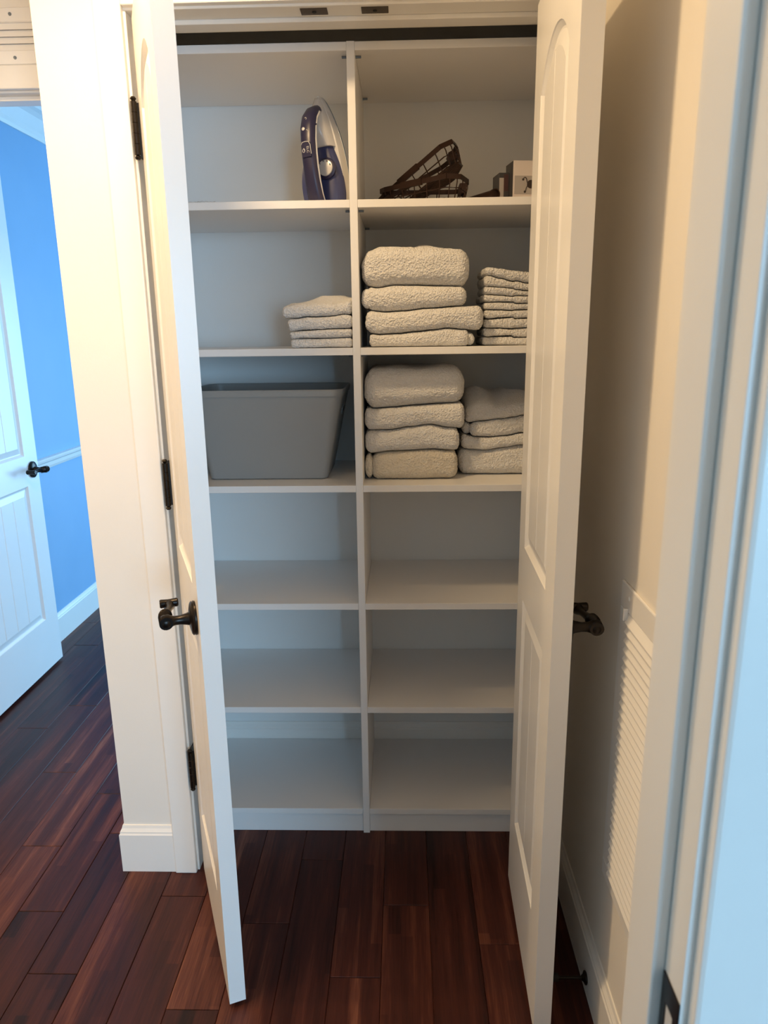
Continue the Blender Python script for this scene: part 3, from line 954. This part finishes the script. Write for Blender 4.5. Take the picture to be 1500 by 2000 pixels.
def build_bin():
    z0 = SH[3]
    g = empty('laundry_bin', (-0.2655, 0.20, z0))
    tag(g, 'grey plastic tapered storage bin on the shelf left of the towels', 'storage bin')
    H = 0.238
    cx = 0.0
    def sec(t, off=0.0):
        hx = 0.157 + (0.2065 - 0.157) * t - off
        hy = 0.114 + (0.142 - 0.114) * t - off
        r = 0.016 + 0.020 * t
        return hx, hy, r
    outer = []
    for t in (0.0, 0.015, 0.25, 0.5, 0.75, 0.925):
        hx, hy, r = sec(t)
        sag = 0.0
        outer.append(rrect(cx, 0, hx - (0.004 if t == 0 else 0), hy - (0.004 if t == 0 else 0), r, H * t))
    inner = []
    for t in (0.925, 0.6, 0.3, 0.018):
        hx, hy, r = sec(t, 0.0030)
        inner.append(rrect(cx, 0, hx, hy, r, max(H * t, 0.004)))
    rim = []
    hx, hy, r = sec(0.925)
    rim.append(rrect(cx, 0, hx + 0.0028, hy + 0.0028, r + 0.002, H * 0.927))
    hx, hy, r = sec(1.0)
    rim.append(rrect(cx, 0, hx + 0.002, hy + 0.002, r + 0.002, H * 0.985))
    rim.append(rrect(cx, 0, hx, hy, r, H))
    rim.append(rrect(cx, 0, hx - 0.003, hy - 0.003, r - 0.001, H * 0.992))
    rings = outer + rim + inner
    # closed shell, uncut; dark ovals added below stand for the shaded hand holes
    mb = MB()
    n = len(rings[0])
    vs = [p for q in rings for p in q]
    fs = []
    for k in range(len(rings) - 1):
        for i in range(n):
            j = (i + 1) % n
            fs.append((k * n + i, k * n + j, (k + 1) * n + j, (k + 1) * n + i))
    fs.append(tuple(range(n - 1, -1, -1)))
    o = (len(rings) - 1) * n
    fs.append(tuple(range(o, o + n)))
    mb.add(vs, fs)
    body = mb.build('bin_body', M['bin'], g, smooth=True, angle=40)
    # raised oval lips on the short ends, each round a dark oval
    for s in (1, -1):
        hx, hy, r = sec(0.74)
        tilt = (0.2065 - 0.157) / H
        path = []
        for i in range(25):
            a = 2 * PI * i / 24
            yy = 0.040 * math.cos(a); zz = 0.013 * math.sin(a)
            path.append((s * (hx + 0.0012 + zz * tilt), yy, H * 0.74 + zz))
        h = MB().tube(path, 0.0024, 8).build('handle_lip', M['bin'], g, smooth=True)
        pts = [(s * (hx + 0.0009 + 0.013 * math.sin(2 * PI * i / 24) * tilt), 0.039 * math.cos(2 * PI * i / 24), H * 0.74 + 0.0125 * math.sin(2 * PI * i / 24)) for i in range(24)]
        MB().add(pts, [tuple(range(24))]).build('hand_hole_shade', M['recess_shade_and_rubber'], h)  # flat dark oval on the uncut wall, shade of the hole as colour
build_bin()

# ------------------------------------------------------------------ steam iron
def build_iron():
    g = empty('steam_iron', (-0.074, 0.135, SH[1]), (R(1.0), R(-4.5), R(-22)))
    tag(g, 'blue and white steam iron standing on its heel beside the divider', 'iron')
    # local: z up along the sole (heel 0 .. nose 0.25), sole faces +y, handle towards -y
    Hh = 0.253
    def half(z, w=0.054):
        t = z / Hh
        if t < 0.10: return w * (0.93 + 0.07 * (t / 0.10))
        return w * max(0.0, 1 - ((t - 0.10) / 0.90) ** 2.0) ** 0.80
    zs = [0.0, 0.008, 0.025, 0.05, 0.08, 0.11, 0.14, 0.165, 0.19, 0.21, 0.225, 0.237, 0.246, 0.251, 0.253]
    def shell(y0, y1, scale0, scale1, z_a, z_b, w=0.054):
        rs = []
        for k in range(41):
            z = z_a + (z_b - z_a) * (k / 40)
            h0, h1 = half(z, w) * scale0, half(z, w) * scale1
            rs.append([(-h0, y0, z), (h0, y0, z), (h1, y1, z), (h1 * 0.6, y1 - 0.004, z), (-h1 * 0.6, y1 - 0.004, z), (-h1, y1, z)])
        return rs
    MB().rings(shell(0.0, -0.006, 1.0, 1.0, 0.004, 0.2529)).build('soleplate', M['steel'], g, smooth=True, angle=50)
    MB().rings(shell(-0.006, -0.026, 0.985, 0.86, 0.002, 0.2512)).build('skirt', M['iron_white'], g, smooth=True, angle=50)
    # nose housing rises towards the handle front
    rs = []
    for k in range(25):
        t = k / 24
        z = 0.135 + 0.110 * t
        h = half(z) * 0.80
        y1 = -0.028 - 0.040 * math.sin(PI * min(1, (1 - t) * 0.75 + 0.06)) 
        rs.append([(-h, -0.022, z), (h, -0.022, z), (h * 0.82, (y1 - 0.022) / 2 - 0.008, z), (h * 0.45, y1, z), (-h * 0.45, y1, z), (-h * 0.82, (y1 - 0.022) / 2 - 0.008, z)])
    MB().rings(rs).build('nose_housing', M['iron_white'], g, smooth=True, angle=60)
    # blue water-tank body
    rs = []
    for k in range(33):
        t = k / 32
        z = 0.003 + 0.197 * t
        h = half(z) * max(0.02, 0.90 - 0.88 * t ** 3.0)
        y1 = -0.052 + 0.016 * t
        rs.append([(-h, -0.024, z), (h, -0.024, z), (h * 0.96, -0.034, z), (h * 0.62, y1, z), (0, y1 - 0.003, z), (-h * 0.62, y1, z), (-h * 0.96, -0.034, z)])
    body = MB().rings(rs).build('water_tank', M['iron_blue'], g, smooth=True, angle=60)
    # heel cap
    MB().box(-0.046, 0.046, -0.055, -0.020, -0.0, 0.008).build('heel', M['iron_white'], g, bevel=0.004)
    # dial
    d = MB().lathe([(0.0, 0.0), (0.0245, 0.0), (0.0245, 0.006), (0.021, 0.0085), (0.0, 0.009)], (0.014, -0.047, 0.084), (0.10, -1, 0.10), 28).build('dial', M['iron_dark'], g, smooth=True)
    MB().lathe([(0.0, 0.0085), (0.0185, 0.0085), (0.0180, 0.0115), (0.0130, 0.0125), (0.0, 0.0130)], (0.014, -0.047, 0.084), (0.10, -1, 0.10), 28).build('dial_face', M['iron_white'], d, smooth=True)
    for i in range(8):
        a = R(20 + 320 * i / 8)
        cx, cz = 0.0145 + 0.0152 * math.cos(a), 0.0855 + 0.0152 * math.sin(a)
        MB().box(cx - 0.0009, cx + 0.0009, -0.0594, -0.0578, cz - 0.0016, cz + 0.0016).build('dial_mark', M['iron_dark'], d)
    # handle: a curved bow from the nose down to the heel
    path, rads = [], []
    ctrl = [(-0.046, 0.214), (-0.066, 0.206), (-0.084, 0.190), (-0.095, 0.168), (-0.101, 0.140), (-0.103, 0.110), (-0.103, 0.080), (-0.100, 0.050), (-0.094, 0.022), (-0.086, 0.0035)]
    wid = [0.0150, 0.0175, 0.0190, 0.0190, 0.0184, 0.0180, 0.0180, 0.0184, 0.0190, 0.0198]
    rs = []
    for k, ((y, z), w) in enumerate(zip(ctrl, wid)):
        a = Vector(ctrl[max(k - 1, 0)]); b = Vector(ctrl[min(k + 1, len(ctrl) - 1)])
        d2 = (b - a).normalized()
        nrm = Vector((-d2.y, d2.x))
        ring = []
        for i in range(16):
            t = 2 * PI * i / 16
            q = nrm * (0.0128 * math.sin(t))
            cc = math.cos(t)
            ring.append((w * (abs(cc) ** 0.75) * (1 if cc >= 0 else -1), y + q.x, z + q.y))
        rs.append(ring)
    h = MB().rings(rs).build('handle', M['iron_dark'], g, smooth=True, angle=60)
    # white seam strip along the right of the handle, and rear strut
    st = [(0.0172, y + 0.004, z) for y, z in ctrl[1:]]
    MB().tube(st, 0.0030, 8).build('handle_trim', M['iron_white'], g, smooth=True)
    st = [(-0.0182, y + 0.008, z) for y, z in ctrl[6:]]
    MB().tube(st, 0.0026, 8).build('handle_trim', M['iron_white'], g, smooth=True)
    rs = []
    for k in range(9):
        t = k / 8
        z = 0.002 + 0.105 * t
        y = -0.074 - 0.010 * math.sin(PI * t)
        w = 0.024 * (1 - t ** 2) + 0.006
        rs.append([(-0.034 + 0.012 * t * t, y - 0.012, z), (-0.034 + 0.012 * t * t + w, y - 0.010, z), (-0.034 + w, y + 0.026, z), (-0.032, y + 0.026, z)])
    MB().rings(rs).build('rear_strut', M['iron_blue'], g, smooth=True, angle=60)
    # collar, steam buttons and printing on the grip (outer side looks to -y)
    MB().tube([(0.0185 * math.cos(t), -0.0885 - 0.0150 * math.sin(t), 0.1735 - 0.0055 * math.sin(t)) for t in [PI * i / 12 for i in range(13)]], 0.0022, 8).build('collar', M['iron_dark'], g, smooth=True)
    btn = MB().lathe([(0.0, 0.0), (0.0042, 0.0), (0.0038, 0.003), (0.0, 0.004)], (-0.006, -0.1065, 0.163), (0, -1, 0.2), 14).build('steam_button', M['iron_white'], h, smooth=True)
    bz0, bz1, byy = 0.100, 0.132, -0.1158
    pl = MB().box(-0.0118, 0.0118, byy - 0.0022, byy + 0.003, bz0, bz1).build('control_pad', M['iron_dark'], h, bevel=0.0016)
    arc = [(-0.0112, byy - 0.0016, bz1 - 0.004), (-0.008, byy - 0.0022, bz1 + 0.0008), (0.0, byy - 0.0024, bz1 + 0.0016), (0.008, byy - 0.0022, bz1 + 0.0006), (0.0122, byy - 0.0016, bz1 - 0.006), (0.0126, byy - 0.0012, bz0 + 0.006)]
    MB().tube(arc, 0.0008, 6).build('pad_outline', M['mark'], h, smooth=True)
    def text(body, size, loc, rz):
        cu = bpy.data.curves.new('letters', 'FONT')
        cu.body = body; cu.size = size; cu.extrude = 0.0002; cu.align_x = 'CENTER'; cu.align_y = 'CENTER'
        tmp = bpy.data.objects.new('letters', cu); COL.objects.link(tmp)
        dg = bpy.context.evaluated_depsgraph_get()
        me = bpy.data.meshes.new_from_object(tmp.evaluated_get(dg))
        bpy.data.objects.remove(tmp, do_unlink=True)
        me.materials.clear(); me.materials.append(M['mark'])
        m = Matrix.Translation(loc) @ Matrix.Rotation(R(90), 4, 'X') @ Matrix.Rotation(rz, 4, 'Z')
        me.transform(m)
        return link('letters', me, h)
    text('ELC', 0.0085, (0.0052, byy - 0.0025, 0.1160), R(-90))
    sw = []
    for i in range(15):
        a = R(-40 + 500 * i / 14); rr = 0.0022 + 0.0016 * i / 14
        sw.append((-0.0058 + rr * math.cos(a), byy - 0.0025, 0.1150 + 1.25 * rr * math.sin(a)))
    MB().tube(sw, 0.0006, 6).build('swirl_mark', M['mark'], h)
    MB().lathe([(0.0, 0.0), (0.0032, 0.0), (0.0, 0.0008)], (0.001, -0.1145, 0.088), (0, -1, 0), 12, 1.5, 0.8).build('drop_mark', M['steel'], h)
    MB().tube([(0.002, -0.1100, 0.1605), (0.006, -0.1095, 0.158), (0.010, -0.1070, 0.1545)], 0.0006, 6).build('gauge_mark', M['mark'], h)
    MB().tube([(-0.004, -0.100, 0.188), (-0.001, -0.1005, 0.189), (0.001, -0.1005, 0.1865), (-0.001, -0.101, 0.1845)], 0.0006, 6).build('spray_mark', M['mark'], h)
build_iron()

# ------------------------------------------------------------------ wire caddies, rod, cartons
def caddy(name, label, M4):
    """corner caddy: flat rim band round a triangle with cut corners, wire sides and floor. local plan in x,y; rim z=0, floor z=-0.045"""
    g = empty(name)
    g.matrix_world = M4
    tag(g, label, 'wire caddy', 'wire shower caddies on the top shelf')
    rimpts = [(0.000, 0.175), (0.012, 0.150), (0.158, 0.000), (0.192, 0.012), (0.215, 0.075), (0.208, 0.185), (0.190, 0.200), (0.010, 0.196)]
    n = len(rimpts)
    def band(a, b, z0, z1, t=0.0026, nm='rim_band'):
        d = Vector((b[0] - a[0], b[1] - a[1])); d.normalize()
        p = Vector((-d.y, d.x)) * t * 0.5
        q = [(a[0] + p.x, a[1] + p.y), (b[0] + p.x, b[1] + p.y), (b[0] - p.x, b[1] - p.y), (a[0] - p.x, a[1] - p.y)]
        return MB().prism(q, 'z', z0, z1).build(nm, M['wire'], g)
    for i in range(n):
        band(rimpts[i], rimpts[(i + 1) % n], -0.0055, 0.0055)
    # thicker clip on the long front edge
    a, b = Vector(rimpts[1]), Vector(rimpts[2])
    band(tuple(a.lerp(b, 0.28)), tuple(a.lerp(b, 0.62)), -0.0075, 0.0075, 0.0060, 'rim_clip')
    c = Vector((0.13, 0.12))
    fl = [tuple(Vector(p).lerp(c, 0.10)) for p in rimpts]
    zf = -0.046
    r = 0.0015
    MB().tube([(p[0], p[1], zf) for p in fl + fl[:1]], 0.0019, 6).build('floor_wire', M['wire'], g)
    MB().tube([(p[0], p[1], zf * 0.5) for p in [tuple(Vector(p).lerp(c, 0.05)) for p in rimpts + rimpts[:1]]], 0.0015, 6).build('side_wire', M['wire'], g)
    # uprights
    cnt = [1, 5, 2, 2, 4, 1, 6, 1]
    for i in range(n):
        for k in range(cnt[i]):
            t = (k + 0.5) / cnt[i]
            p = Vector(rimpts[i]).lerp(Vector(rimpts[(i + 1) % n]), t)
            q = p.lerp(c, 0.10)
            MB().tube([(p.x, p.y, 0), (p.x, p.y, -0.012), (q.x, q.y, zf)], r, 6).build('upright_wire', M['wire'], g)
    # floor rods across
    def clip(y):
        xs = []
        for i in range(n):
            a, b = fl[i], fl[(i + 1) % n]
            if (a[1] - y) * (b[1] - y) < 0:
                xs.append(a[0] + (b[0] - a[0]) * (y - a[1]) / (b[1] - a[1]))
        return (min(xs), max(xs)) if len(xs) >= 2 else None
    for k in range(13):
        y = 0.020 + 0.168 * k / 12.0
        e = clip(y)
        if e:
            MB().tube([(e[0], y, zf), (e[1], y, zf)], r, 6).build('floor_wire', M['wire'], g)
    # wall hook plate on the back corner
    MB().box(0.196, 0.214, 0.105, 0.150, -0.020, 0.004).build('hook_plate', M['wire'], g, bevel=0.002, seg=1)
    return g

z2 = SH[1]
caddy('wire_caddy', 'flat-lying brown wire shower caddy under the tilted one on the top shelf', Matrix.Translation((0.040, 0.008, z2 + 0.0485)))
tilt = Matrix.Translation((0.048, 0.060, z2 + 0.052)) @ Matrix.Rotation(R(-28), 4, 'Y') @ Matrix.Rotation(R(6), 4, 'Z') @ Matrix.Rotation(R(-3), 4, 'X')
caddy('wire_caddy', 'tilted brown wire shower caddy propped on the other one on the top shelf', tilt)

def build_rod():
    a = Vector((0.222, 0.215, z2 + 0.0128)); b = Vector((0.316, 0.038, z2 + 0.0128))
    g = empty('bronze_rod', a)
    tag(g, 'short brown metal tube lying behind the wire caddies', 'tube')
    d = (b - a); L = d.length; d.normalize()
    MB().lathe([(0.0095, 0.0), (0.0110, 0.0), (0.0110, L - 0.010), (0.0124, L - 0.009), (0.0124, L), (0.0100, L), (0.0095, L - 0.004)], (0, 0, 0), d, 22).build('tube_body', M['wire'], g, smooth=True)
    MB().lathe([(0.0, L - 0.006), (0.0098, L - 0.006), (0.0, L - 0.0055)], (0, 0, 0), d, 18).build('end_plug', M['recess_shade_and_rubber'], g)
build_rod()

def build_cartons():
    # hook carton: pale front with a robe hook picture
    g = empty('hook_carton', (0.404, 0.115, z2), (0, 0, R(9)))
    tag(g, 'white carton printed with a brown robe hook', 'carton')
    w, dp, h = 0.078, 0.060, 0.100
    MB().box(-w / 2, w / 2, 0, dp, 0, h).build('carton_body', M['carton'], g, bevel=0.0007, seg=1)
    MB().box(-w / 2 - 0.0004, -w / 2, 0.0006, dp, 0.0006, h - 0.0006).build('side_print', M['carton_dark'], g)
    p = MB().box(-w / 2 + 0.004, w / 2 - 0.002, -0.0004, 0, 0.024, 0.066).build('picture_panel', M['carton_grey'], g)
    cxx, cz = 0.006, 0.047
    MB().lathe([(0.0, 0.0), (0.0098, 0.0), (0.0092, 0.0009), (0.0, 0.0010)], (cxx, -0.0004, cz), (0, -1, 0), 20).build('hook_print', M['print_brown'], p)
    def curl(pts, r): MB().tube([(x, -0.0008, z) for x, z in pts], r, 6).build('hook_print', M['print_brown'], p)
    up = [(cxx - 0.006, cz + 0.002), (cxx - 0.0095, cz + 0.004), (cxx - 0.0105, cz + 0.009), (cxx - 0.012, cz + 0.0135), (cxx - 0.0155, cz + 0.0155), (cxx - 0.0185, cz + 0.0135), (cxx - 0.0195, cz + 0.011)]
    dn = [(cxx - 0.006, cz - 0.002), (cxx - 0.009, cz - 0.004), (cxx - 0.0115, cz - 0.009), (cxx - 0.013, cz - 0.014), (cxx - 0.0145, cz - 0.0165)]
    curl(up, 0.0011); curl(dn, 0.0011)
    for x, z in ((cxx - 0.0197, cz + 0.0105), (cxx - 0.0147, cz - 0.0172)):
        MB().lathe([(0.0, 0.0), (0.0028, 0.0), (0.0, 0.001)], (x, -0.0006, z), (0, -1, 0), 12).build('hook_print', M['print_brown'], p)
    # smaller dark carton beside it
    g = empty('dark_carton', (0.3475, 0.135, z2), (0, 0, R(8)))
    tag(g, 'small dark grey carton left of the robe hook carton', 'carton')
    w, dp, h = 0.026, 0.060, 0.078
    MB().box(-w / 2, w / 2, 0, dp, 0, h).build('carton_body', M['carton_dark'], g, bevel=0.0007, seg=1)
    MB().box(-w / 2 + 0.001, w / 2 - 0.014, -0.0004, 0, 0.001, h - 0.012).build('front_print', M['carton_grey'], g)
    MB().box(-0.001, w / 2 - 0.003, -0.0006, 0, 0.036, h - 0.004).build('front_print', M['print_red'], g)
build_cartons()

def build_thread():
    pts = []
    rr = random.Random(2)
    for i in range(26):
        t = i / 25
        pts.append((-0.405 + 0.062 * t, 0.010 + 0.004 * math.sin(t * 9), z2 + 0.0012 + 0.0014 * abs(math.sin(t * 21)) + rr.uniform(0, 0.0006)))
    o = MB().tube(pts, 0.0011, 6).build('loose_cord', M['mark'], smooth=True)
    tag(o, 'thin pale loose cord on the empty end of the top shelf', 'cord')
build_thread()
